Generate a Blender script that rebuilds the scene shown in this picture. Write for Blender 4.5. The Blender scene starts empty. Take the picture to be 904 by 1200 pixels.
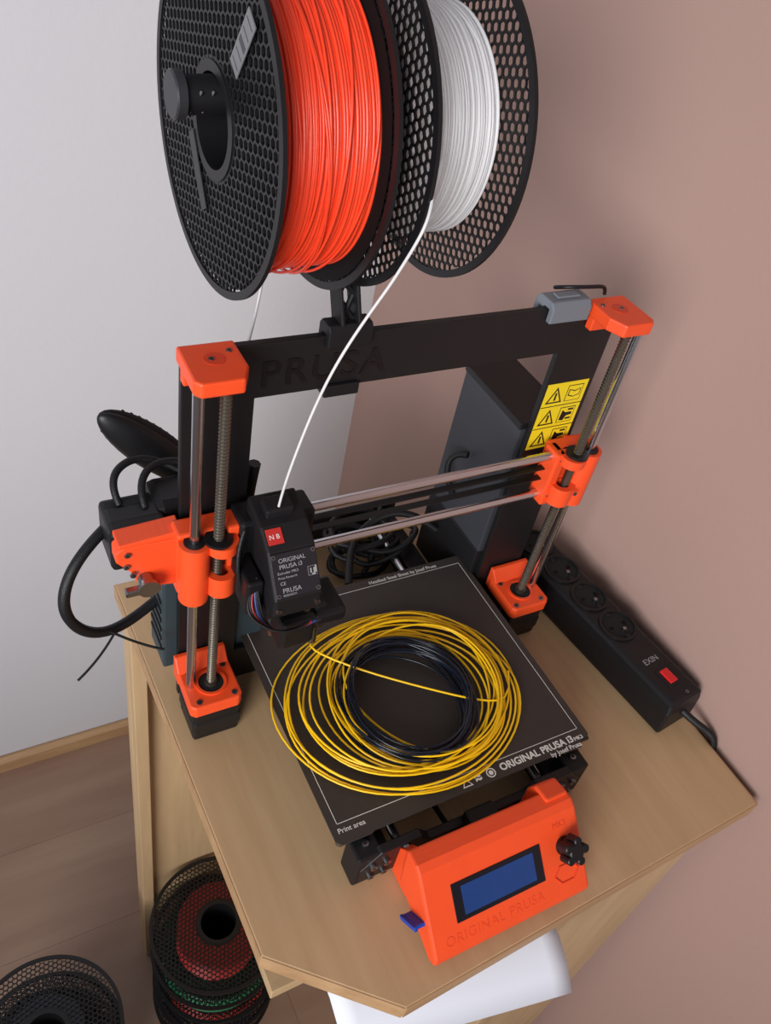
import bpy, bmesh, math, random
from mathutils import Vector, Matrix, Euler
random.seed(7)
TH=925.0
S=0.001
def V(x,y,z): return Vector((x*S,y*S,(z+TH)*S))
scene=bpy.context.scene
COL=scene.collection
def lin(c):
    r=[]
    for v in c:
        v/=255.0
        r.append(v/12.92 if v<=0.04045 else ((v+0.055)/1.055)**2.4)
    return (r[0],r[1],r[2],1)
MATS={}
def mat(name,rgb,rough=0.5,metal=0.0,nscale=0,nvar=0.0,bump=0.0,bscale=300,spec=0.5,emit=None,estr=0,coat=0):
    if name in MATS: return MATS[name]
    m=bpy.data.materials.new(name); m.use_nodes=True
    nt=m.node_tree; b=nt.nodes["Principled BSDF"]
    c=lin(rgb)
    b.inputs["Base Color"].default_value=c
    b.inputs["Roughness"].default_value=rough
    b.inputs["Metallic"].default_value=metal
    b.inputs["Specular IOR Level"].default_value=spec
    b.inputs["Coat Weight"].default_value=coat
    if emit:
        b.inputs["Emission Color"].default_value=lin(emit); b.inputs["Emission Strength"].default_value=estr
    tc=nt.nodes.new("ShaderNodeTexCoord")
    if nvar>0:
        n=nt.nodes.new("ShaderNodeTexNoise"); n.inputs["Scale"].default_value=nscale; n.inputs["Detail"].default_value=5
        nt.links.new(tc.outputs["Object"],n.inputs["Vector"])
        mx=nt.nodes.new("ShaderNodeMixRGB")
        mx.inputs[1].default_value=tuple(v*(1-nvar) for v in c[:3])+(1,)
        mx.inputs[2].default_value=tuple(min(1,v*(1+nvar)) for v in c[:3])+(1,)
        nt.links.new(n.outputs["Fac"],mx.inputs[0]); nt.links.new(mx.outputs[0],b.inputs["Base Color"])
    if bump>0:
        n=nt.nodes.new("ShaderNodeTexNoise"); n.inputs["Scale"].default_value=bscale; n.inputs["Detail"].default_value=3
        nt.links.new(tc.outputs["Object"],n.inputs["Vector"])
        bp=nt.nodes.new("ShaderNodeBump"); bp.inputs["Strength"].default_value=bump; bp.inputs["Distance"].default_value=0.001
        nt.links.new(n.outputs["Fac"],bp.inputs["Height"]); nt.links.new(bp.outputs[0],b.inputs["Normal"])
    MATS[name]=m; return m
def layer_mat(name,rgb,rough=0.5,spec=0.5):
    m=mat(name,rgb,rough,nscale=60,nvar=0.06,spec=spec)
    nt=m.node_tree; b=nt.nodes["Principled BSDF"]
    tc=nt.nodes.new("ShaderNodeTexCoord")
    w=nt.nodes.new("ShaderNodeTexWave"); w.wave_type='BANDS'; w.bands_direction='Z'
    w.inputs["Scale"].default_value=900; w.inputs["Distortion"].default_value=0.3
    nt.links.new(tc.outputs["Object"],w.inputs["Vector"])
    bp=nt.nodes.new("ShaderNodeBump"); bp.inputs["Strength"].default_value=0.12; bp.inputs["Distance"].default_value=0.0003
    nt.links.new(w.outputs["Fac"],bp.inputs["Height"]); nt.links.new(bp.outputs[0],b.inputs["Normal"])
    return m
def wood(name,c1,c2,rough,axis='X',scale=7,stretch=14,planks=None):
    m=bpy.data.materials.new(name); m.use_nodes=True
    nt=m.node_tree; b=nt.nodes["Principled BSDF"]; b.inputs["Roughness"].default_value=rough
    tc=nt.nodes.new("ShaderNodeTexCoord"); mp=nt.nodes.new("ShaderNodeMapping")
    sc=[stretch*scale]*3; sc[{'X':0,'Y':1,'Z':2}[axis]]=scale
    mp.inputs["Scale"].default_value=sc
    nt.links.new(tc.outputs["Object"],mp.inputs["Vector"])
    n=nt.nodes.new("ShaderNodeTexNoise"); n.inputs["Scale"].default_value=1; n.inputs["Detail"].default_value=6; n.inputs["Roughness"].default_value=0.6
    nt.links.new(mp.outputs[0],n.inputs["Vector"])
    r=nt.nodes.new("ShaderNodeValToRGB"); r.color_ramp.elements[0].color=lin(c1); r.color_ramp.elements[1].color=lin(c2)
    r.color_ramp.elements[0].position=0.3; r.color_ramp.elements[1].position=0.7
    nt.links.new(n.outputs["Fac"],r.inputs[0])
    out=r.outputs[0]
    if planks:
        br=nt.nodes.new("ShaderNodeTexBrick"); br.inputs["Scale"].default_value=1
        br.inputs["Brick Width"].default_value=planks[0]; br.inputs["Row Height"].default_value=planks[1]
        br.inputs["Mortar Size"].default_value=0.0008
        br.inputs["Color1"].default_value=(1,1,1,1); br.inputs["Color2"].default_value=(0.93,0.92,0.91,1); br.inputs["Mortar"].default_value=(0.7,0.66,0.62,1)
        nt.links.new(tc.outputs["Object"],br.inputs["Vector"])
        mx=nt.nodes.new("ShaderNodeMixRGB"); mx.blend_type='MULTIPLY'; mx.inputs[0].default_value=1
        nt.links.new(out,mx.inputs[1]); nt.links.new(br.outputs["Color"],mx.inputs[2]); out=mx.outputs[0]
    nt.links.new(out,b.inputs["Base Color"])
    return m
# ---------- materials
M_black=mat("black_powdercoat",(22,20,21),0.45,nscale=40,nvar=0.15,bump=0.15,bscale=1500,spec=0.4)
M_blackpl=mat("black_plastic",(19,18,20),0.45,nscale=50,nvar=0.15,spec=0.4)
M_blackpr=layer_mat("black_print",(20,19,21),0.55,0.35)
M_orange=layer_mat("orange_petg",(240,80,34),0.42)
M_oranged=mat("orange_dark",(218,62,26),0.45,nscale=50,nvar=0.1)
M_orangee=mat("orange_emboss",(230,72,30),0.45,nscale=50,nvar=0.1)
M_steel=mat("steel_rod",(215,217,222),0.2,1.0,nscale=30,nvar=0.05)
M_screw=mat("lead_screw",(120,112,100),0.35,0.9,nscale=60,nvar=0.1)
M_bolt=mat("bolt_metal",(150,150,152),0.3,1.0,nscale=50,nvar=0.1)
M_sheet=mat("pei_sheet",(54,47,42),0.5,nscale=25,nvar=0.08,bump=0.5,bscale=2500)
M_white=mat("white_print",(225,222,215),0.6,nscale=50,nvar=0.03)
M_cable=mat("cable_black",(17,17,19),0.5,nscale=80,nvar=0.2,bump=0.4,bscale=900,spec=0.4)
M_grey=mat("grey_plastic",(112,117,124),0.5,nscale=40,nvar=0.05)
M_psu=mat("psu_grey",(54,55,60),0.5,nscale=30,nvar=0.08,spec=0.3)
M_teal=mat("enclosure_teal",(45,58,62),0.5,nscale=30,nvar=0.1)
M_yel=mat("sticker_yellow",(236,206,30),0.5,nscale=30,nvar=0.04)
M_ink=mat("sticker_ink",(22,20,16),0.5,nscale=30,nvar=0.04)
M_yfil=mat("filament_yellow",(246,196,14),0.35,nscale=50,nvar=0.06)
M_kfil=mat("filament_dark",(16,24,38),0.22,nscale=50,nvar=0.1)
M_wfil=mat("filament_white",(214,212,212),0.4,nscale=60,nvar=0.04)
M_ofil=mat("filament_orange",(240,68,36),0.35,nscale=90,nvar=0.1)
M_rfil=mat("filament_red",(150,40,34),0.4,nscale=90,nvar=0.1)
M_gfil=mat("filament_green",(30,110,70),0.4,nscale=90,nvar=0.1)
M_spool=mat("spool_black",(20,19,21),0.45,nscale=40,nvar=0.1,spec=0.4)
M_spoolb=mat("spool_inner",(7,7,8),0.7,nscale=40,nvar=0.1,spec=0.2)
M_label=mat("label_grey",(150,150,150),0.5,nscale=60,nvar=0.1)
M_lcd=mat("lcd_glass",(26,58,110),0.12,nscale=20,nvar=0.3,emit=(16,60,140),estr=0.1)
M_lcdk=mat("lcd_bezel",(16,18,26),0.15,nscale=20,nvar=0.1)
M_blue=mat("sd_card_blue",(16,62,160),0.4,nscale=20,nvar=0.1)
M_red=mat("switch_red",(215,34,36),0.3,nscale=20,nvar=0.1)
M_paper=mat("paper_white",(218,220,228),0.6,nscale=8,nvar=0.03)
M_wireR=mat("wire_red",(150,28,28),0.4,nscale=20,nvar=0.1)
M_wireB=mat("wire_blue",(36,52,105),0.4,nscale=20,nvar=0.1)
M_wallW=mat("wall_white_paint",(206,205,208),0.85,nscale=3,nvar=0.03,bump=0.25,bscale=120)
M_wallP=mat("wall_terracotta_paint",(172,141,130),0.85,nscale=3,nvar=0.04,bump=0.25,bscale=120)
M_desk=wood("desk_beech",(184,150,110),(197,164,124),0.42,'Y',5,12)
M_deskV=wood("desk_beech_vertical",(178,148,110),(198,168,128),0.5,'Z',4,12)
M_edge=wood("desk_edge",(158,122,86),(184,148,108),0.5,'X',6,8)
M_floor=wood("floor_laminate",(146,116,97),(162,134,114),0.45,'X',2,10,planks=(1.3,0.19))
M_dark=mat("shadow_gap",(12,12,13),0.8,nscale=20,nvar=0.1)
# ---------- helpers
def empty(name):
    e=bpy.data.objects.new(name,None); COL.objects.link(e); return e
def fin(ob,parent,m,bevel=0,smooth=False,seg=2):
    COL.objects.link(ob)
    if parent: ob.parent=parent
    if m: ob.data.materials.append(m)
    if bevel>0:
        b=ob.modifiers.new("b",'BEVEL'); b.width=bevel*S; b.segments=seg; b.limit_method='ANGLE'; b.angle_limit=math.radians(40)
    if smooth:
        for p in ob.data.polygons: p.use_smooth=True
    return ob
def box(name,x0,x1,y0,y1,z0,z1,m,parent=None,bevel=0.8):
    return prism(name,[(x0,y0),(x1,y0),(x1,y1),(x0,y1)],'Z',z0,z1,m,parent,bevel)
def prism(name,pts,axis,a0,a1,m,parent=None,bevel=0.8,smooth=False):
    bm=bmesh.new()
    def P(p,a):
        if axis=='Z': return V(p[0],p[1],a)
        if axis=='X': return V(a,p[0],p[1])
        return V(p[0],a,p[1])
    A=[bm.verts.new(P(p,a0)) for p in pts]; B=[bm.verts.new(P(p,a1)) for p in pts]
    bm.faces.new(A); bm.faces.new(B)
    n=len(pts)
    for i in range(n): bm.faces.new([A[i],A[(i+1)%n],B[(i+1)%n],B[i]])
    bmesh.ops.recalc_face_normals(bm,faces=bm.faces)
    me=bpy.data.meshes.new(name); bm.to_mesh(me); bm.free()
    return fin(bpy.data.objects.new(name,me),parent,m,bevel)
def obox(name,c,sz,R,m,parent=None,bevel=0.8):
    bm=bmesh.new(); bmesh.ops.create_cube(bm,size=1)
    for v in bm.verts:
        p=R@Vector((v.co.x*sz[0],v.co.y*sz[1],v.co.z*sz[2])); v.co=V(c[0]+p.x,c[1]+p.y,c[2]+p.z)
    bmesh.ops.recalc_face_normals(bm,faces=bm.faces)
    me=bpy.data.meshes.new(name); bm.to_mesh(me); bm.free()
    return fin(bpy.data.objects.new(name,me),parent,m,bevel)
def lathe(name,prof,p0,d,m,parent=None,seg=48,closed=False,smooth=True,up=None):
    d=Vector(d).normalized(); a=Vector((0,0,1)) if abs(d.z)<0.9 else Vector((1,0,0))
    u=d.cross(a).normalized(); w=d.cross(u)
    bm=bmesh.new(); rings=[]
    for r,h in prof:
        ring=[]
        if r<1e-6:
            q=Vector(p0)+d*h; v=bm.verts.new(V(*q)); ring=[v]*seg
        else:
            for i in range(seg):
                t=2*math.pi*i/seg; q=Vector(p0)+d*h+u*(r*math.cos(t))+w*(r*math.sin(t)); ring.append(bm.verts.new(V(*q)))
        rings.append(ring)
    L=len(rings); rng=range(L if closed else L-1)
    for k in rng:
        A=rings[k];B=rings[(k+1)%L]
        for i in range(seg):
            j=(i+1)%seg; vs=[A[i],A[j],B[j],B[i]]; u2=[]
            for x in vs:
                if x not in u2:u2.append(x)
            if len(u2)>2:
                try: bm.faces.new(u2)
                except: pass
    bmesh.ops.recalc_face_normals(bm,faces=bm.faces)
    me=bpy.data.meshes.new(name); bm.to_mesh(me); bm.free()
    ob=fin(bpy.data.objects.new(name,me),parent,m)
    if smooth:
        for p in me.polygons: p.use_smooth=True
        try:
            me.set_sharp_from_angle(angle=math.radians(35))
        except Exception: pass
    return ob
def cyl(name,p0,p1,r,m,parent=None,seg=24,r2=None,bev=0):
    p0=Vector(p0);p1=Vector(p1);L=(p1-p0).length; r2=r if r2 is None else r2
    if bev: prof=[(0,0),(r-bev,0),(r,bev),(r2,L-bev),(r2-bev,L),(0,L)]
    else: prof=[(0,0),(r,0),(r2,L),(0,L)]
    return lathe(name,prof,p0,p1-p0,m,parent,seg)
def multitube(name,lists,r,m,parent=None,cyclic=True,res=3):
    cu=bpy.data.curves.new(name,'CURVE'); cu.dimensions='3D'; cu.bevel_depth=r*S; cu.bevel_resolution=2; cu.resolution_u=res
    for pts in lists:
        sp=cu.splines.new('NURBS'); sp.points.add(len(pts)-1)
        for i,p in enumerate(pts): sp.points[i].co=(*V(*p),1)
        sp.order_u=4; sp.use_endpoint_u=not cyclic; sp.use_cyclic_u=cyclic
    cu.use_fill_caps=True
    ob=bpy.data.objects.new(name,cu); COL.objects.link(ob); cu.materials.append(m)
    if parent: ob.parent=parent
    return ob
def tube(name,pts,r,m,parent=None,cyclic=False,res=6):
    return multitube(name,[pts],r,m,parent,cyclic,res)
def text(name,body,pos,xd,yd,size,m,parent=None,ext=0.15,align='LEFT',spacing=1.0,bold=0):
    cu=bpy.data.curves.new(name,'FONT'); cu.body=body; cu.size=size*S; cu.extrude=ext*S; cu.align_x=align; cu.space_character=spacing; cu.offset=bold*S
    ob=bpy.data.objects.new(name,cu); COL.objects.link(ob); cu.materials.append(m)
    xd=Vector(xd).normalized(); yd=Vector(yd).normalized(); zd=xd.cross(yd).normalized()
    M=Matrix((xd,yd,zd)).transposed().to_4x4(); M.translation=V(*pos); ob.matrix_world=M
    if parent: ob.parent=parent
    return ob
def bolts(parent,plist,d,r=2.6,h=2):
    for i,p in enumerate(plist):
        q=Vector(p)+Vector(d).normalized()*h
        cyl("bolt_%d"%i,p,q,r,M_bolt,parent,12)
        cyl("socket_%d"%i,q,q+Vector(d).normalized()*0.15,r*0.5,M_dark,parent,6)

# ================= ROOM =================
WX=292; WY=562
def slab(name,x0,x1,y0,y1,z0,z1,m): return box(name,x0,x1,y0,y1,z0,z1,m,None,0)
slab("floor",-2200,WX+80,-2400,WY+80,-TH-40,-TH,M_floor)
slab("wall_back",-2200,WX,WY,WY+80,-TH,1500,M_wallW)
slab("wall_right",WX,WX+80,-2400,WY+80,-TH,1500,M_wallP)
prism("baseboard_back",[(WY-14,-TH),(WY-1,-TH),(WY-1,-TH+38),(WY-6,-TH+38),(WY-14,-TH+30)],'X',-2200,WX-1,M_edge,None,0.5)

# ================= DESK =================
desk=empty("desk")
top=[(-205,150),(-196,-242),(-112,-318),(282,-303),(281,150)]
prism("desk_top",top,'Z',-20,0,M_desk,desk,1.5)
def band(a,b,i):
    a=Vector((a[0],a[1],0));b=Vector((b[0],b[1],0));d=(b-a).normalized();n=Vector((d.y,-d.x,0))
    c=(a+b)/2+n*(-0.2)
    R=Matrix((d,-n,Vector((0,0,1)))).transposed()
    obox("edge_band_%d"%i,(c.x,c.y,-10),((b-a).length-1,1.6,19.4),R,M_edge,desk,0.3)
for i in range(len(top)-1): band(top[i],top[i+1],i)
box("back_panel",-200,270,128,146,-TH,-20,M_deskV,desk,0.8)
box("cabinet_body",95,266,-270,126,-TH,-21,M_deskV,desk,1)
box("cabinet_front",97,265,-289,-271,-TH+60,-30,M_deskV,desk,1.5)
box("shelf",-185,94,-250,126,-85,-70,M_deskV,desk,1)
box("leg_panel",-200,-184,112,127,-TH,-21,M_deskV,desk,1)

# ================= PRINTER =================
pr=empty("desktop_3d_printer")
H=372.0; OX=133; OT=328; OB=45
def frame():
    bm=bmesh.new()
    out=[(-185,2),(185,2),(185,H),(-185,H)]
    inn=[(-OX,OB),(OX,OB),(OX,OT),(-OX,OT)]
    vs={}
    for y in(0,6):
        vs[y]=([bm.verts.new(V(x,y,z)) for x,z in out],[bm.verts.new(V(x,y,z)) for x,z in inn])
        for i in range(4):
            j=(i+1)%4; bm.faces.new([vs[y][0][i],vs[y][0][j],vs[y][1][j],vs[y][1][i]])
    for k in(0,1):
        for i in range(4):
            j=(i+1)%4; bm.faces.new([vs[0][k][i],vs[0][k][j],vs[6][k][j],vs[6][k][i]])
    bmesh.ops.recalc_face_normals(bm,faces=bm.faces)
    me=bpy.data.meshes.new("frame"); bm.to_mesh(me); bm.free()
    fin(bpy.data.objects.new("frame",me),pr,M_black,0.8)
frame()
text("frame_logo","PRUSA",(-131,-0.2,337),(1,0,0),(0,0,1),30,mat("logo_black",(7,7,8),0.3,nscale=20,nvar=0.1),pr,0.4,spacing=1.15,bold=0.2)
XS,YS,XL,YL=183.0,-29.0,166.0,-32.0
for sx,tag in((-1,"l"),(1,"r")):
    def X(v): return sx*v
    pts=[(X(187),6),(X(149),6),(X(149),-24),(X(156),-38),(X(184),-38),(X(188),-33)]
    if sx>0: pts=pts[::-1]
    prism("z_top_"+tag,pts,'Z',H-9,H+2,M_orange,pr,1.5)
    a,b=sorted((X(186),X(150)))
    box("z_top_back_"+tag,a,b,-8,-0.5,H-20,H,M_orange,pr,1)
    cyl("z_top_dimple_"+tag,(X(168),-13,H+2),(X(168),-13,H+2.3),7,M_oranged,pr,24)
    bolts(pr,[(X(156),-6,H+2),(X(170),-13,H+2)],(0,0,1),2.0,0.8)
    cyl("z_rod_"+tag,(X(XS),YS,30),(X(XS),YS,H-8),4,M_steel,pr,20)
    prof=[(0,0)];z=0
    while z<H-9-44:
        prof+= [(3.1,z),(4.1,z+0.9),(4.1,z+1.5),(3.1,z+2.4)]; z+=3.0
    prof.append((0,z))
    lathe("z_screw_"+tag,prof,(X(XL),YL,44),(0,0,1),M_screw,pr,14,smooth=False)
    pts=[(X(189),-2),(X(146),-2),(X(144),-10),(X(144),-50),(X(148),-54),(X(186),-54),(X(190),-50)]
    if sx>0: pts=pts[::-1]
    prism("z_bottom_"+tag,pts,'Z',40,54,M_orange,pr,1.5)
    prism("z_bottom_back_"+tag,[(-2,40),(-2,66),(-6,66),(-16,55),(-16,40)],'X',min(X(190),X(145)),max(X(190),X(145)),M_orange,pr,1)
    lathe("motor_ring_"+tag,[(11,0),(13.5,0),(13.5,1.5),(11,1.5)],(X(XL),YL,54),(0,0,1),M_orange,pr,32,closed=True)
    cyl("motor_hole_"+tag,(X(XL),YL,54.0),(X(XL),YL,54.3),11,M_dark,pr,32)
    cyl("coupler_"+tag,(X(XL),YL,50),(X(XL),YL,58),5.5,M_screw,pr,20)
    bolts(pr,[(X(XL)+dx*15.5,YL+dy*15.5-1,54) for dx in(-1,1) for dy in(-1,1)],(0,0,1),2.6,0.8)
    box("z_motor_"+tag,min(X(187),X(145)),max(X(187),X(145)),-52,-12,1,39,M_blackpl,pr,3)
    box("z_motor_mid_"+tag,min(X(188),X(144)),max(X(188),X(144)),-53,-11,10,28,M_black,pr,3)
ZX1,ZX2=186.0,231.0
YX=-20
cyl("x_rod_low",(-150,YX,ZX1),(155,YX,ZX1),4,M_steel,pr,20)
cyl("x_rod_high",(-150,YX,ZX2),(155,YX,ZX2),4,M_steel,pr,20)
for i,(dy,z) in enumerate([(3,203),(3,215)]):
    box("x_belt_%d"%i,-150,160,YX-3+dy,YX+3+dy,z-0.7,z+0.7,M_blackpl,pr,0)
tube("x_cable",[(-100,YX+8,224),(0,YX+9,221),(150,YX+8,219)],1.2,M_cable,pr)
for sx,tag in((-1,"l"),(1,"r")):
    def X(v): return sx*v
    z0,z1=(171,230) if sx<0 else (178,238)
    lathe("x_end_tube_"+tag,[(8,0),(11.5,0),(11.5,z1-z0),(8,z1-z0)],(X(XS),YS,z0),(0,0,1),M_orange,pr,32,closed=True)
    lathe("x_bearing_"+tag,[(4.2,0),(8,0),(8,z1-z0+2),(4.2,z1-z0+2)],(X(XS),YS,z0-1),(0,0,1),M_blackpl,pr,24,closed=True)
    lathe("x_end_nut_"+tag,[(6,0),(12,0),(12,9),(6,9)],(X(XL-3),YL,z1-9),(0,0,1),M_orange,pr,32,closed=True)
    lathe("x_nut_flange_"+tag,[(4.3,0),(10.5,0),(10.5,2.5),(4.3,2.5)],(X(XL),YL,z1),(0,0,1),M_blackpl,pr,32,closed=True)
    lathe("x_end_nut2_"+tag,[(6,0),(11.5,0),(11.5,20),(6,20)],(X(XL-3),YL,z0+6),(0,0,1),M_orange,pr,32,closed=True)
    a,b=sorted((X(150),X(194)))
    box("x_end_body_"+tag,a,b,-24,-6,z0,z1+(4 if sx<0 else 0),M_orange,pr,2)
    a,b=sorted((X(147),X(158)))
    box("x_rod_clamp_"+tag,a,b,-30,-10,178,238,M_orange,pr,2)
    bolts(pr,[(X(153),-30,z0+12),(X(153),-30,z1-6)],(0,-1,0),2.4,1)
prism("x_idler",[(170,182),(200,186),(203,196),(203,222),(198,234),(170,238)],'Y',-22,-4,M_orange,pr,1.5)
bolts(pr,[(170,-44,200)],(0,-1,0),2.2,1)
prism("x_motor_mount",[(-190,224),(-231,225),(-236,221),(-236,211),(-226,198),(-222,186),(-210,178),(-190,174)],'Y',-16,-2,M_orange,pr,1.5)
prism("x_motor_mount_top",[(-188,225),(-234,224),(-234,228),(-188,231)],'Y',-16,2,M_orange,pr,1)
cyl("x_pulley",(-216,-26,190),(-216,-15,190),6,M_bolt,pr,20)
cyl("x_pulley_b",(-216,-29,190),(-216,-26,190),8,M_bolt,pr,20)
box("tensioner_bar",-232,-206,-24,-18,180,186,M_bolt,pr,1)
bolts(pr,[(-228,-16,218),(-229,-16,206),(-225,-18,198)],(0,-1,0),2.4,1.5)
box("x_motor",-236,-194,-1,38,186,226,M_blackpl,pr,3.5)
box("x_motor_cap",-235.5,-194.5,8,28,185.5,226.5,mat("motor_grey",(48,48,51),0.4,0.6,nscale=20,nvar=0.1),pr,3.5)
# extruder
ext=[(-18,255),(-46,248),(-62,238),(-84,208),(-84,190),(-72,176),(-66,166),(-20,166)]
prism("extruder_body",ext,'X',-141,-103,M_blackpr,pr,2)
box("x_carriage",-150,-90,-34,-8,178,242,M_blackpr,pr,3)
prism("extruder_idler",[(-26,259),(-40,256),(-40,236),(-26,236)],'X',-134,-112,M_blackpr,pr,1.5)
a=Vector((0,-84,208));b=Vector((0,-62,238)); yd=(b-a).normalized(); nrm=Vector((1,0,0)).cross(yd)
R=Matrix((Vector((1,0,0)),yd,nrm)).transposed()
c=(a+b)/2+nrm*0.6
obox("motor_label",(-122,c.y,c.z),(35,33,1.2),R,mat("label_dark",(32,30,34),0.35,nscale=40,nvar=0.1),pr,0.3)
def lab(s,dx,dy,size,nm):
    p=c+nrm*0.7+yd*dy; text(nm,s,(-122+dx,p.y,p.z),(1,0,0),yd,size,M_label,pr,0.05)
lab("ORIGINAL",-12,9.5,4.6,"label_text_1"); lab("PRUSA i3",-12,4.8,4.6,"label_text_2"); lab("Extruder MK3",-14,1,2.8,"label_text_2b");lab("Prusa Research",-14,-2.4,2.4,"label_text_2c");lab("CE",-13,-7,3.6,"label_text_3"); lab("PRUSA",-12,-13,5,"label_text_4");lab("RESEARCH",-12,-15.6,2.2,"label_text_5")
p=c+nrm*0.75-yd*1; obox("label_qr",(-109,p.y,p.z),(7,7,0.1),R,M_label,pr,0)
random.seed(4)
for i in range(5):
    for j in range(5):
        if random.random()<0.5:
            q=p+yd*(j-2)*1.3; obox("qr_px",(-109+(i-2)*1.3,q.y+nrm.y*0.1,q.z+nrm.z*0.1),(1.3,1.3,0.1),R,M_ink,pr,0)
random.seed(7)
bolts(pr,[tuple(Vector((-122+sx*15.5,c.y,c.z))+yd*sy*14.5+nrm*0.6) for sx in(-1,1) for sy in(-1,1)],nrm,1.8,0.8)
y2=(Vector((0,-46,248))-Vector((0,-62,238))).normalized(); n2=Vector((1,0,0)).cross(y2); R2=Matrix((Vector((1,0,0)),y2,n2)).transposed()
bc_=Vector((-132,-53,243.6))
obox("red_badge",bc_+n2*0.3,(12,12,1),R2,mat("badge_red",(185,40,34),0.5,nscale=20,nvar=0.1),pr,0.2)
text("badge_text","N B",tuple(bc_+n2*0.85+Vector((-4.5,0,0))-y2*2),(1,0,0),y2,5,M_white,pr,0.05)
box("fan_left",-155,-142,-66,-30,178,212,M_blackpl,pr,2)
box("print_fan",-100,-70,-74,-34,149,164,M_blackpl,pr,4)
box("print_fan_duct",-128,-98,-76,-52,134,168,M_blackpl,pr,4)
box("probe_holder",-98,-86,-70,-56,142,172,M_blackpr,pr,3)
cyl("probe",(-92,-62,118),(-92,-62,150),4,M_bolt,pr,16)
prism("heater_block",[(-52,124),(-40,124),(-40,136),(-52,136)],'X',-126,-106,M_bolt,pr,1)
cyl("nozzle",(-116,-46,124),(-116,-46,114),4,M_screw,pr,16,r2=1)
cyl("heatbreak",(-116,-46,136),(-116,-46,167),6,M_bolt,pr,16)
bolts(pr,[(-138,-70.5,178),(-107,-72.5,176),(-106,-84.2,197),(-137,-84.2,197)],(0,-1,0),2.4,1)
for i,(m,o) in enumerate([(M_wireR,0),(M_wireB,4),(M_cable,8),(M_cable,-4),(M_cable,6),(M_cable,-2)]):
    tube("ext_wire_%d"%i,[(-146,-60,208+o/2),(-156+o,-70,196),(-150+o,-80,178-o),(-130,-88+o,170-o),(-108+o,-84,174)],1.1,m,pr)
for i in range(6):
    tube("carriage_wire_%d"%i,[(-150,-40,242-i*8),(-161,-50,226-i*6),(-159+i,-56,197-i*4),(-146,-50,178)],1.7,M_cable,pr)
# heatbed
BX0,BX1,BY0,BY1,BZ=-125,129.5,-208,33,54
sheet=[(BX0+4,BY0),(BX0+30,BY0),(BX0+33,BY0+1.5),(BX1-36,BY0+1.5),(BX1-33,BY0-0),(BX1-14,BY0),(BX1-10,BY0+7),(BX1-2,BY0+7),(BX1,BY0+9),(BX1,BY1-3),(BX1-3,BY1),(BX0+3,BY1),(BX0,BY1-3),(BX0,BY0+4)]
box("heatbed",BX0+1,BX1-1,BY0+5,BY1-1,BZ-4.5,BZ-1.2,mat("pcb_dark",(34,30,28),0.5,nscale=20,nvar=0.1),pr,0.5)
prism("steel_sheet",sheet,'Z',BZ-1.1,BZ,M_sheet,pr,0.2)
def line(n,x0,y0,x1,y1,w=0.5):
    box(n,min(x0,x1)-w/2,max(x0,x1)+w/2,min(y0,y1)-w/2,max(y0,y1)+w/2,BZ,BZ+0.06,M_white,pr,0)
line("sheet_line_a",BX0+7,BY0+17,BX1-7,BY0+17);line("sheet_line_b",BX0+7,BY1-10,BX1-7,BY1-10)
line("sheet_line_c",BX0+7,BY0+17,BX0+7,BY1-10);line("sheet_line_d",BX1-7,BY0+17,BX1-7,BY1-10)
text("sheet_text_1","ORIGINAL PRUSA i3",(33,-201,BZ+0.05),(1,0,0),(0,1,0),9,M_white,pr,0.05,bold=0.25)
text("sheet_text_1b","MK3",(113,-201,BZ+0.05),(1,0,0),(0,1,0),5,M_white,pr,0.05,bold=0.1)
text("sheet_text_2","by Josef Prusa",(83,-207,BZ+0.05),(1,0,0),(0,1,0),6,M_white,pr,0.05,bold=0.1)
text("sheet_text_3","Print area",(-120,-199,BZ+0.05),(1,0,0),(0,1,0),6,M_white,pr,0.05)
text("sheet_text_4","Heatbed Steel Sheet by Josef Prusa",(18,25.5,BZ+0.05),(1,0,0),(0,1,0),5.6,M_white,pr,0.05)
def tri(cx,cy,s,m,z,n):
    prism(n,[(cx-s,cy-s*0.8),(cx+s,cy-s*0.8),(cx,cy+s*0.95)],'Z',z,z+0.06,m,pr,0)
tri(-2,-199,5,M_white,BZ,"icon_tri");tri(-2,-199.2,3.6,M_sheet,BZ+0.02,"icon_tri_in")
text("icon_hot","~",(7,-200,BZ+0.05),(1,0,0),(0,1,0),10,M_white,pr,0.05,bold=0.5)
text("icon_hot2","~",(7,-203,BZ+0.05),(1,0,0),(0,1,0),10,M_white,pr,0.05,bold=0.5)
lathe("icon_ring",[(3.4,0),(4.4,0),(4.4,0.08),(3.4,0.08)],(23,-199,BZ),(0,0,1),M_white,pr,24,closed=True,smooth=False)
cyl("icon_dot",(23,-199,BZ),(23,-199,BZ+0.07),2.2,M_white,pr,12)
box("y_carriage",-90,95,-150,-20,34,41,M_black,pr,1)
for sx in(-70,74): cyl("y_rod",(sx,-222,30),(sx,140,30),4,M_steel,pr)
for sx in(-1,1):
    xx=2+sx*92
    box("y_extrusion_%d"%sx,xx-12,xx+12,-214,-0.5,4,30,M_black,pr,1.5)
    box("y_extrusion_back_%d"%sx,xx-12,xx+12,6.5,138,4,30,M_black,pr,1.5)
prism("y_front_plate",[(-108,6),(112,6),(112,26),(96,46),(60,46),(50,34),(-46,34),(-56,46),(-92,46),(-108,26)],'Y',-223,-215,M_black,pr,1)
box("y_corner_l",-112,-90,-222,-200,1,44,M_blackpr,pr,2); box("y_corner_r",96,118,-222,-200,1,44,M_blackpr,pr,2)
bolts(pr,[(x,-223,z) for x in(-98,-86,90,102) for z in(14,30)]+[(-70,-223,41),(76,-223,41)],(0,-1,0),3.2,3)
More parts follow.
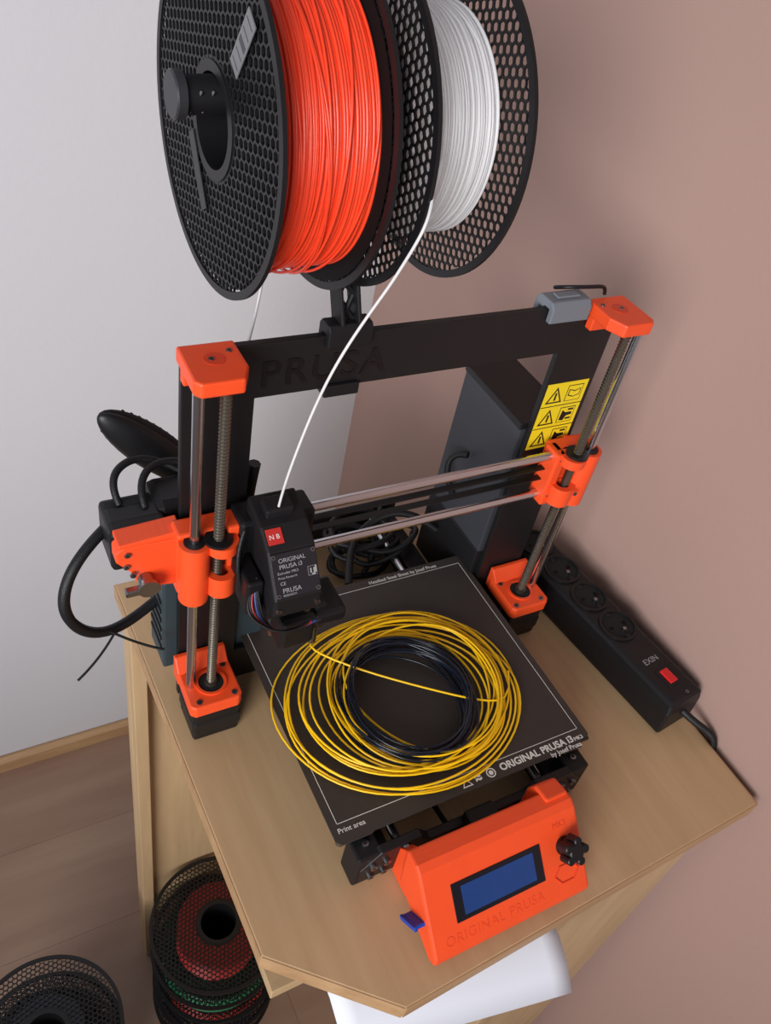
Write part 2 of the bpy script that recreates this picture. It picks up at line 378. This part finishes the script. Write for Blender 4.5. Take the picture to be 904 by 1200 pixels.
bolts(pr,[(-101,-210,44),(107,-210,44)],(0,0,1),3,2)
box("y_belt_holder",-12,16,-238,-216,14,44,M_blackpr,pr,2)
cyl("y_idler",(-6,-229,34),(10,-229,34),7,M_bolt,pr)
for p in[(-118,-200),(122,-196),(122,26)]: cyl("bed_post",(p[0],p[1],40),(p[0],p[1],BZ-5),3.5,M_bolt,pr,12)
box("y_back_plate",-106,110,138,146,1,44,M_black,pr,1)
# LCD unit
lc=[(-236,70),(-250,71),(-256,68),(-304,18),(-304,11),(-297,7),(-240,28)]
lx0,lx1=-83,66
prism("lcd_case",lc,'X',lx0,lx1,M_orange,pr,2.2)
prism("lcd_bracket_l",[(-222,1),(-222,40),(-240,64),(-246,64),(-246,1)],'X',lx0+8,lx0+18,M_orange,pr,1)
prism("lcd_bracket_r",[(-224,1),(-224,58),(-229,70),(-246,74),(-246,1)],'X',lx1-24,lx1-2,M_orange,pr,2)
A=Vector((0,-304,18));B=Vector((0,-256,68)); ly=(B-A).normalized(); ln=Vector((1,0,0)).cross(ly); LR=Matrix((Vector((1,0,0)),ly,ln)).transposed()
def L(x,t,n=0): 
    p=A+ly*t+ln*n; return (x,p.y,p.z)
obox("lcd_bezel",L(-17,37,0.2),(84,31,1.0),LR,M_lcdk,pr,0.5)
obox("lcd_glass",L(-17,37,0.7),(68,23,0.5),LR,M_lcd,pr,0.1)
text("lcd_text","ORIGINAL PRUSA",L(-72,7,-0.1),(1,0,0),ly,11,M_orangee,pr,0.3,spacing=1.1)
text("lcd_text_2","MK3",L(40,58,-0.1),(1,0,0),ly,7,M_oranged,pr,0.3)
k0=Vector(L(48,42,0)); cyl("lcd_knob_base",k0,k0+ln*3,8,M_blackpl,pr,24)
cyl("lcd_knob",k0+ln*3,k0+ln*18,8,M_blackpl,pr,24,r2=7,bev=1)
for i in range(5):
    t=i*math.pi*2/5; o=Vector((math.cos(t)*8.5,0,0))+ly*math.sin(t)*8.5
    cyl("knob_lobe_%d"%i,k0+o+ln*6,k0+o+ln*18,3.6,M_blackpl,pr,12,bev=0.8)
for i in range(6):
    t=i*math.pi/3; t2=(i+1)*math.pi/3; 
    q0=Vector(L(46+12*math.cos(t),20+8*math.sin(t),0.2));q1=Vector(L(46+12*math.cos(t2),20+8*math.sin(t2),0.2)); cyl("hex_%d"%i,q0,q1,0.7,M_oranged,pr,8)
obox("sd_card",(lx0-3,-272,28),(8,3,22),LR,M_blue,pr,0.4)
obox("sd_card_end",(lx0-8,-272,27),(3,4,24),LR,M_blue,pr,0.6)
tube("lcd_cable",[(-20,-238,30),(-20,-230,22),(-20,-200,12),(-20,-120,10)],2.5,M_cable,pr)
# PSU
prism("psu_box",[(128,7),(183,7),(183,103),(128,103)],'Z',1,246,M_psu,pr,1.5)
box("psu_cover",126.5,184.5,6.5,104.5,0.5,86,M_blackpr,pr,1.5)
box("psu_top_lid",127,184,6.8,104,243,250,M_black,pr,1)
box("controller_box",-196,-104,7,46,38,150,M_teal,pr,2)
for i in range(6): box("controller_rib_%d"%i,-197.2,-196,12,42,60+i*12,64+i*12,M_blackpl,pr,0.3)
# sticker
box("warning_sticker",135,180,-0.4,-0.05,224,296,M_yel,pr,0)
for i in range(3):
    zc=284-i*24
    prism("st_tri_%d"%i,[(138,zc-9),(156,zc-9),(147,zc+8)],'Y',-0.6,-0.4,M_ink,pr,0)
    prism("st_tri_in_%d"%i,[(140.6,zc-7.3),(153.4,zc-7.3),(147,zc+5)],'Y',-0.75,-0.6,M_yel,pr,0)
    box("st_bar_%d"%i,146,148,-0.9,-0.75,zc-6,zc+2,M_ink,pr,0)
    prism("st_sq_%d"%i,[(159,zc-9),(176,zc-9),(176,zc+8),(159,zc+8)],'Y',-0.55,-0.4,M_ink,pr,0)
    prism("st_sq_in_%d"%i,[(159.7,zc-8.3),(175.3,zc-8.3),(175.3,zc+7.3),(159.7,zc+7.3)],'Y',-0.7,-0.55,M_yel,pr,0)
    if i==0:
        prism("st_fig_%d"%i,[(161,zc-3),(167.5,zc-5),(174,zc-3),(174,zc+4),(167.5,zc+2),(161,zc+4)],'Y',-0.8,-0.7,M_ink,pr,0)
        prism("st_fig_in_%d"%i,[(162,zc-2),(167.5,zc-4),(173,zc-2),(173,zc+3),(167.5,zc+1),(162,zc+3)],'Y',-0.95,-0.8,M_yel,pr,0)
    else:
        prism("st_fig_%d"%i,[(161,zc-6),(166,zc-7),(168,zc-2),(174,zc-1),(173,zc+2),(166,zc+2),(162,zc+5)],'Y',-0.8,-0.7,M_ink,pr,0)
        box("st_fig_b_%d"%i,168,174,-0.8,-0.7,zc-6,zc-4,M_ink,pr,0)
        box("st_fig_c_%d"%i,168,174,-0.8,-0.7,zc+4,zc+6,M_ink,pr,0)
    if i: box("st_line_%d"%i,135,180,-0.6,-0.4,zc+11,zc+11.8,M_ink,pr,0)
prism("tool_clip",[(-6,H-10),(-6,H+2),(-2,H+7),(14,H+7),(18,H+2),(18,H-22),(13,H-22),(13,H-2),(7,H-2),(7,H+0.3),(-0.3,H+0.3),(-0.3,H-10)],'X',106,145,M_grey,pr,1)
box("tool_clip_slot",114,137,2,10,H+7,H+9,M_grey,pr,1)
tube("hex_key",[(128,24,H+4),(128,12,H+11),(150,8,H+11),(162,8,H+11),(167,8,H+9),(168,8,H+3)],1.6,M_blackpl,pr)
# cables on the left
tube("cable_loop",[(-185,60,200),(-205,50,205),(-232,30,206),(-264,10,190),(-276,0,160),(-266,0,128),(-242,5,106),(-215,20,102),(-190,30,110)],4.5,M_cable,pr)
tube("zip_tie_a",[(-236,4,110),(-252,-10,98),(-272,-20,92)],1.1,M_cable,pr)
tube("zip_tie_b",[(-240,4,112),(-220,-4,96),(-200,-10,88)],1.1,M_cable,pr)
tube("motor_cable",[(-222,28,226),(-226,40,238),(-216,55,246),(-190,60,242),(-170,50,230)],3,M_cable,pr)
tube("motor_cable_b",[(-205,20,226),(-208,35,240),(-195,60,246),(-160,50,234)],3,M_cable,pr)
box("cable_bundle",-200,-150,12,50,196,230,M_blackpl,pr,8)
tube("frame_cable",[(-120,20,250),(-128,22,180),(-120,25,120),(-118,30,60)],5,M_cable,pr)
LL=[]
for i in range(10):
    cx,cy=60+random.uniform(-35,25),102+random.uniform(-15,12); r=random.uniform(22,42); t0=random.uniform(0,6)
    LL.append([(cx+r*math.cos(t0+t*0.8),min(131,cy+r*0.7*math.sin(t0+t*0.8)),5+random.uniform(0,30)+i*3) for t in range(8)])
multitube("cable_tangle",LL,3.2,M_cable,pr,cyclic=False)
tube("bed_cable",[(0,36,50),(10,60,60),(30,90,55),(60,100,70),(95,90,80),(120,70,60)],4,M_cable,pr)
tube("rear_cable",[(120,60,120),(105,70,150),(112,80,165),(124,60,172)],3.5,M_cable,pr)

br=empty("cleaning_brush")
def ell(name,c,sz,R,m,parent):
    bm=bmesh.new(); bmesh.ops.create_uvsphere(bm,u_segments=32,v_segments=16,radius=1)
    for v in bm.verts:
        p=R@Vector((v.co.x*sz[0],v.co.y*sz[1],v.co.z*sz[2])); v.co=V(c[0]+p.x,c[1]+p.y,c[2]+p.z)
    me=bpy.data.meshes.new(name); bm.to_mesh(me); bm.free()
    return fin(bpy.data.objects.new(name,me),parent,m,smooth=True)
e0=Vector((-220,95,260));e1=Vector((-138,85,176)); bc=(e0+e1)/2
bx=(e0-e1).normalized(); bn=Vector((-0.45,-0.75,0.45)); by=bn.cross(bx).normalized(); bn=bx.cross(by)
BR=Matrix((bx,by,bn)).transposed()
ell("brush_body",bc,(58,16,9),BR,M_blackpl,br)
ell("brush_pad",bc-bn*5,(56,19,8),BR,M_cable,br)
for k in range(13):
    q=bc+bx*(-42+k*7)-bn*6; hw=18*math.sqrt(max(0.05,1-((-42+k*7)/56)**2))
    cyl("brush_ridge_%d"%k,q-by*(hw+0.5),q+by*(hw+0.5),1.8,M_spoolb,br,8)

# ================= SPOOL HOLDER + SPOOLS =================
YAW=math.radians(1.5)
AX=Vector((math.cos(YAW),math.sin(YAW),0)); TG=Vector((-math.sin(YAW),math.cos(YAW),0))
PV=Vector((-74,43,498))
def AP(s,up=0,side=0): return PV+AX*s+Vector((0,0,up))+TG*side
HX=-68
hol=empty("spool_holder")
# saddle that straddles the frame's top bar
prism("holder_base",[(-5,H-8),(-0.3,H-8),(-0.3,H+0.3),(6.3,H+0.3),(6.3,H-8),(12,H-8),(12,H+5),(9,H+9),(-2,H+9),(-5,H+5)],'X',HX-17,HX+17,M_blackpr,hol,1)
prism("holder_clamp",[(-4,OT-6),(11,OT-6),(11,OT+4),(6.3,OT+4),(6.3,OT-0.3),(-0.3,OT-0.3),(-0.3,OT+4),(-4,OT+4)],'X',HX-14,HX+14,M_blackpr,hol,1)
a0=Vector((HX,4,H+6)); b0=AP(-4,8)
dd=(b0-a0).normalized(); xx=(AX-dd*AX.dot(dd)).normalized(); yy=dd.cross(xx)
RH=Matrix((xx,yy,dd)).transposed()
for s in(-1,1):
    cc=(a0+b0)/2+xx*(s*6.5); obox("holder_post_%d"%s,cc,(3,16,(b0-a0).length),RH,M_blackpr,hol,1)
for i in range(7):
    p=a0.lerp(b0,i/7);q=a0.lerp(b0,(i+1)/7)
    cyl("holder_web_%d"%i,p-xx*6,q+xx*6,2.2,M_blackpr,hol,8)
    cyl("holder_webx_%d"%i,p+xx*6,q-xx*6,2.2,M_blackpr,hol,8)
AR=14.5
cyl("holder_arm",AP(-100,AR),AP(88,AR),10.5,M_blackpr,hol,32)
for k in range(2):
    s=-97+k*7
    cyl("arm_rib_%d"%k,AP(s,AR-7,-7),AP(s+6,AR+5,-9),1.6,M_blackpl,hol,8)
lathe("holder_cap_l",[(0,0),(12,0),(13,1),(13,6),(0,6)],AP(-106,AR),AX,mat("cap_dark",(44,44,47),0.45,nscale=20,nvar=0.05),hol,32)
lathe("holder_cap_r",[(0,0),(15,0),(15,6),(0,6)],AP(86,AR),AX,M_blackpr,hol,32)
def flange_mesh():
    bm=bmesh.new(); p=6.6; R0=p/math.sqrt(3)*1.0; ri=R0*0.78; th=1.4
    def hexpts(cx,cy,r): return [(cx+r*math.cos(math.pi/6+k*math.pi/3),cy+r*math.sin(math.pi/6+k*math.pi/3)) for k in range(6)]
    dy=p*math.sqrt(3)/2; n=int(100/dy)+1
    for j in range(-n,n+1):
        for i in range(-n-1,n+2):
            cx=(i+(0.5 if j%2 else 0))*p; cy=j*dy; rr=math.hypot(cx,cy)
            if rr>94.5 or rr<30: continue
            o=hexpts(cx,cy,R0*1.0); q=hexpts(cx,cy,ri)
            vo=[[bm.verts.new((a,b,z)) for a,b in o] for z in(0,th)]
            vi=[[bm.verts.new((a,b,z)) for a,b in q] for z in(0,th)]
            for k in range(6):
                l=(k+1)%6
                bm.faces.new([vo[0][k],vo[0][l],vi[0][l],vi[0][k]])
                bm.faces.new([vo[1][k],vi[1][k],vi[1][l],vo[1][l]])
                bm.faces.new([vi[0][k],vi[0][l],vi[1][l],vi[1][k]])
    def ring(r0,r1,z0,z1,seg=96):
        q=[]
        for r,z in((r0,z0),(r1,z0),(r1,z1),(r0,z1)):
            q.append([bm.verts.new((r*math.cos(2*math.pi*i/seg),r*math.sin(2*math.pi*i/seg),z)) for i in range(seg)])
        for k in range(4):
            for i in range(seg):
                l=(i+1)%seg; bm.faces.new([q[k][i],q[k][l],q[(k+1)%4][l],q[(k+1)%4][i]])
    ring(95,100,-0.5,2.2); ring(26,32,-0.5,2.2)
    bmesh.ops.recalc_face_normals(bm,faces=bm.faces)
    for v in bm.verts: v.co*=S
    me=bpy.data.meshes.new("spool_flange"); bm.to_mesh(me); bm.free(); me.materials.append(M_spool)
    return me
FM=flange_mesh()
def spool(name,c,axis,width,rw,m,backing=True,parent=None,seed=1):
    e=parent or empty(name)
    rnd=random.Random(seed)
    d=Vector(axis).normalized(); a=Vector((0,0,1)) if abs(d.z)<0.9 else Vector((1,0,0))
    u=d.cross(a).normalized(); w=d.cross(u)
    c=Vector(c)
    for k,s in((0,-1),(1,1)):
        ob=bpy.data.objects.new("flange_%d"%k,FM); COL.objects.link(ob)
        zd=d*s; Rm=Matrix((u,zd.cross(u),zd)).transposed().to_4x4(); Rm=Rm@Matrix.Rotation(rnd.uniform(0,1),4,'Z')
        Rm.translation=V(*(c+d*(s*(width/2-2.2)))); ob.matrix_world=Rm; ob.parent=e
    hw=width/2-3
    lathe("core",[(26,-width/2+1),(34,-width/2+1),(34,width/2-1),(26,width/2-1)],c,d,M_spool,e,48,closed=True)
    prof=[(30,-hw)]; n=int(2*hw/1.9); 
    for i in range(n):
        h=-hw+2*hw*(i+0.5)/n; jr=rnd.uniform(-1.1,0.4)
        wd=2*hw/n
        for t in(-0.45,-0.25,0,0.25,0.45): prof.append((rw+jr+0.9*math.sqrt(max(0,1-(t*2)**2)),h+t*wd))
    prof.append((30,hw))
    lathe("winding",prof,c,d,m,e,80)
    ls=[]
    for i in range(12):
        h0=rnd.uniform(-hw+2,hw-2); h1=max(-hw+1,min(hw-1,h0+rnd.uniform(-16,16))); ph=rnd.uniform(0,6.28)
        pts=[]
        for k in range(24):
            t=2*math.pi*k/24; hh=h0+(h1-h0)*(0.5+0.5*math.sin(t+ph)); rr=rw+0.9
            q=c+d*hh+u*(rr*math.cos(t))+w*(rr*math.sin(t)); pts.append(tuple(q))
        ls.append(pts)
    multitube("loose_strands",ls,0.9,m,e)
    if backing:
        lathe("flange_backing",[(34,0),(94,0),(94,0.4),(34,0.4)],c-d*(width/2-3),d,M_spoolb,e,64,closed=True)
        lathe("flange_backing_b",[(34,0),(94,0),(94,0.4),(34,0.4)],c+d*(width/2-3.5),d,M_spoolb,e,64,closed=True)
    return e
OC=AP(-48); WC=AP(41)
sp1=spool("filament_spool",OC,AX,68,83,M_ofil,True,seed=3)
sp2=spool("filament_spool",WC,AX,67,68,M_wfil,False,seed=5)
def flabel(a,b,w,m,nm):
    o=AP(-48-34.6)
    p=o+TG*a[0]+Vector((0,0,a[1])); q=o+TG*b[0]+Vector((0,0,b[1]))
    rd=(q-p).normalized(); tg=rd.cross(AX)
    R=Matrix((AX,tg,rd)).transposed()
    obox(nm,(p+q)/2,(0.6,w,(q-p).length),R,m,sp1,0)
    return p,q,rd,tg
p_,q_,rd,tg=flabel((-52,68),(-31,38),12,mat("label_light",(112,112,114),0.5,nscale=60,nvar=0.1),"flange_label")
R=Matrix((AX,tg,rd)).transposed()
for k in range(5):
    cc=p_.lerp(q_,0.12+0.19*k)-AX*0.35; obox("label_line_%d"%k,cc,(0.1,9,0.8 if k!=2 else 4),R,mat("label_ink",(60,60,62),0.5,nscale=60,nvar=0.1),sp1,0)
flabel((32,-17),(6,-55),9,mat("label_dim",(45,45,47),0.5,nscale=200,nvar=0.6),"flange_label_b")
ls=[]
for i in range(6):
    pts=[]
    for k in range(28):
        t=2*math.pi*k/28; r=85+ (4+i*1.5)*max(0,-math.sin(t-0.12*i))**3
        q=OC+AX*(26-i*8+10*math.sin(t*1.0+i))+TG*(r*math.cos(t))+Vector((0,0,r*math.sin(t))); 
        off=(q-OC).dot(AX)
        if off>29: q=q-AX*(off-29)
        if off<-29: q=q-AX*(off+29)
        pts.append(tuple(q))
    ls.append(pts)
multitube("sagging_strands",ls,0.9,M_ofil,sp1)
tube("feed_filament",[(-46,-22,520),(-48,-28,508),(-57,-50,497),(-67,-66,484),(-73,-63,464),(-78,-56,440),(-84,-52,424),(-107,-50,378),(-120,-46,314),(-124,-42,280),(-124,-38,258)],1.0,M_wfil,sp2,res=12)
tube("rear_filament",[(-100,80,430),(-103,64,400),(-118,55,330),(-133,45,290),(-130,40,240),(-118,30,215)],1.1,M_wfil,sp1,res=12)

def stack(name,cx,cy,mats,seed):
    e=empty(name); rnd=random.Random(seed)
    for i,(m,rw) in enumerate(mats):
        spool("x",(cx+rnd.uniform(-4,4),cy+rnd.uniform(-4,4),-TH+34.5+i*68.5),(0,0,1),67,rw,m,False,parent=e,seed=seed+i)
stack("filament_spool_stack",-110,22,[(M_kfil,80),(M_rfil,82),(M_gfil,84),(M_rfil,60)],11)
stack("filament_spool_stack",-370,-26,[(M_kfil,70),(M_rfil,70),(M_kfil,80),(M_kfil,50)],21)

# ================= FILAMENT COILS ON BED =================
def coil(name,cx,cy,specs,m,zb,r=0.95,extra=None):
    ls=[]
    for (rx,ry,dx,dy,z,rot_) in specs:
        pts=[]; ph=random.uniform(0,6.28)
        for k in range(20):
            t=2*math.pi*k/20
            x=rx*math.cos(t)*(1+0.025*math.sin(3*t+ph)); y=ry*math.sin(t)*(1+0.025*math.cos(2*t+ph))
            X_=x*math.cos(rot_)-y*math.sin(rot_); Y_=x*math.sin(rot_)+y*math.cos(rot_)
            pts.append((cx+dx+X_,cy+dy+Y_,zb+z+1.2*(1+math.sin(2*t+ph))))
        ls.append(pts)
    ob=multitube(name,ls,r,m,None)
    if extra:
        cu=ob.data; sp=cu.splines.new('NURBS'); sp.points.add(len(extra)-1)
        for i,p in enumerate(extra): sp.points[i].co=(*V(*p),1)
        sp.order_u=4; sp.use_endpoint_u=True
    return ob
specs=[]
for i in range(8):
    specs.append((117-i*4.0+random.uniform(-2.5,2.5),96-i*3.0+random.uniform(-3,3),random.uniform(-7,5),random.uniform(-4,5),1+i*1.5,random.uniform(-0.1,0.35)))
for i in range(10):
    specs.append((73+random.uniform(-8,12),72+random.uniform(-7,8),random.uniform(-4,15),random.uniform(-9,5),3+i*1.3,random.uniform(-0.6,0.6)))
yc=coil("filament_coil",-10,-107,specs,M_yfil,BZ+1,0.95,[(-62,-26,BZ+14),(-80,-30,BZ+16),(-74,-48,BZ+18),(-34,-86,BZ+18),(14,-122,BZ+17),(50,-146,BZ+15),(74,-150,BZ+13),(90,-120,BZ+10)])
specs=[]
for i in range(18):
    specs.append((55+random.uniform(-7,7),58+random.uniform(-7,7),random.uniform(-4,4),random.uniform(-4,4),1+i*1.1,random.uniform(-0.5,0.5)))
coil("filament_coil",-16,-114,specs,M_kfil,BZ+1)

# ================= POWER STRIP =================
ps=empty("power_strip")
p0=Vector((230,48,0)); p1=Vector((261,-203,0)); d=(p1-p0).normalized(); n=Vector((-d.y,d.x,0)); PR=Matrix((d,n,Vector((0,0,1)))).transposed()
Ln=(p1-p0).length; pc=(p0+p1)/2
def PS(t,s=0,z=0): q=p0+d*t+n*s; return Vector((q.x,q.y,z))
bm=bmesh.new()
rings=[]
for z,hl,hw in((0.3,Ln/2-1,25),(6,Ln/2,26),(30,Ln/2-1,25.5),(40,Ln/2-3,23.5),(44,Ln/2-7,19)):
    c=[]
    for sx,sy in((-1,-1),(1,-1),(1,1),(-1,1)):
        q=pc+d*(sx*hl)+n*(sy*hw); c.append(bm.verts.new(V(q.x,q.y,z)))
    rings.append(c)
for k in range(4):
    for i in range(4): bm.faces.new([rings[k][i],rings[k][(i+1)%4],rings[k+1][(i+1)%4],rings[k+1][i]])
bm.faces.new(rings[0]);bm.faces.new(rings[-1]); bmesh.ops.recalc_face_normals(bm,faces=bm.faces)
me=bpy.data.meshes.new("strip_body"); bm.to_mesh(me); bm.free()
fin(bpy.data.objects.new("strip_body",me),ps,M_blackpl,2.5,seg=3)
for i in range(4):
    q=PS(20+i*43.5,0,44)
    lathe("socket_rim_%d"%i,[(17.5,0),(20.5,0),(20.5,2.2),(17.5,2.2)],q,(0,0,1),M_blackpl,ps,40,closed=True)
    cyl("socket_well_%d"%i,q,q+Vector((0,0,0.4)),17.5,M_dark,ps,40)
    for s in(-1,1):
        cyl("contact_%d"%i,q+n*(s*9)+Vector((0,0,0.4)),q+n*(s*9)+Vector((0,0,0.6)),2.4,M_spoolb,ps,12)
        obox("socket_key_%d"%i,q+d*(s*15)+Vector((0,0,0.8)),(5,6,1.4),PR,M_blackpl,ps,0.4)
    cyl("earth_pin_%d"%i,q+d*8,q+d*8+Vector((0,0,6)),2.2,M_bolt,ps,12,bev=0.5)
q=PS(222,0,44); obox("switch_frame",q,(22,16,2),PR,M_blackpl,ps,0.6)
obox("switch",q+Vector((0,0,1.4)),(16,10,3),PR,M_red,ps,0.8)
text("strip_text","EXIN",PS(202,-11,44.05),n,-d,9,M_label,ps,0.05)
bolts(ps,[PS(244,4,44)],(0,0,1),1.8,0.6)
tube("strip_cable",[tuple(PS(Ln-3,4,20)),tuple(PS(Ln+10,8,16)),(279,-222,12),(286,-234,8),(287,-240,-8),(287,-242,-60),(287,-242,-400)],3.8,M_cable,ps)

# ================= PAPER =================
pap=empty("paper_sheet")
bm=bmesh.new(); N=12; g=[]
for i in range(N+1):
    row=[]
    for j in range(7):
        s=i/N; t=j/6
        x=-148+s*208; yb=-258-s*38
        y=yb+60-t*112; z=-62-(max(0,t-0.45)*1.8)**2*46+2*math.sin(s*5)
        row.append(bm.verts.new(V(x+t*6,y,z)))
    g.append(row)
for i in range(N):
    for j in range(6): bm.faces.new([g[i][j],g[i+1][j],g[i+1][j+1],g[i][j+1]])
me=bpy.data.meshes.new("sheet"); bm.to_mesh(me); bm.free()
ob=fin(bpy.data.objects.new("sheet",me),pap,M_paper,smooth=True)
so=ob.modifiers.new("s",'SOLIDIFY'); so.thickness=0.0006

# ================= LIGHT / WORLD / CAMERA =================
w=bpy.data.worlds.new("world"); scene.world=w; w.use_nodes=True
bg=w.node_tree.nodes["Background"]; bg.inputs[0].default_value=(0.88,0.90,1.0,1); bg.inputs[1].default_value=0.30
def area(name,loc,tgt,sx,sy,power,col,spread=180):
    l=bpy.data.lights.new(name,'AREA'); l.shape='RECTANGLE'; l.size=sx; l.size_y=sy; l.energy=power; l.color=col; l.spread=math.radians(spread)
    o=bpy.data.objects.new(name,l); COL.objects.link(o); o.location=loc
    o.rotation_euler=(Vector(tgt)-Vector(loc)).to_track_quat('-Z','Y').to_euler()
area("window_light",(-1.75,-1.5,1.7),(0.1,0.4,1.1),1.3,1.4,15.5,(0.98,0.98,1.0),75)
cam=bpy.data.cameras.new("camera"); co=bpy.data.objects.new("camera",cam); COL.objects.link(co)
co.location=V(-324.74,-442,677.85); co.rotation_euler=(0.82292,-0.17138,-0.47359)
cam.sensor_fit='VERTICAL'; cam.sensor_height=36; cam.sensor_width=27; cam.lens=991.24*36/1200; cam.clip_start=0.01
scene.camera=co
scene.view_settings.view_transform='Standard'
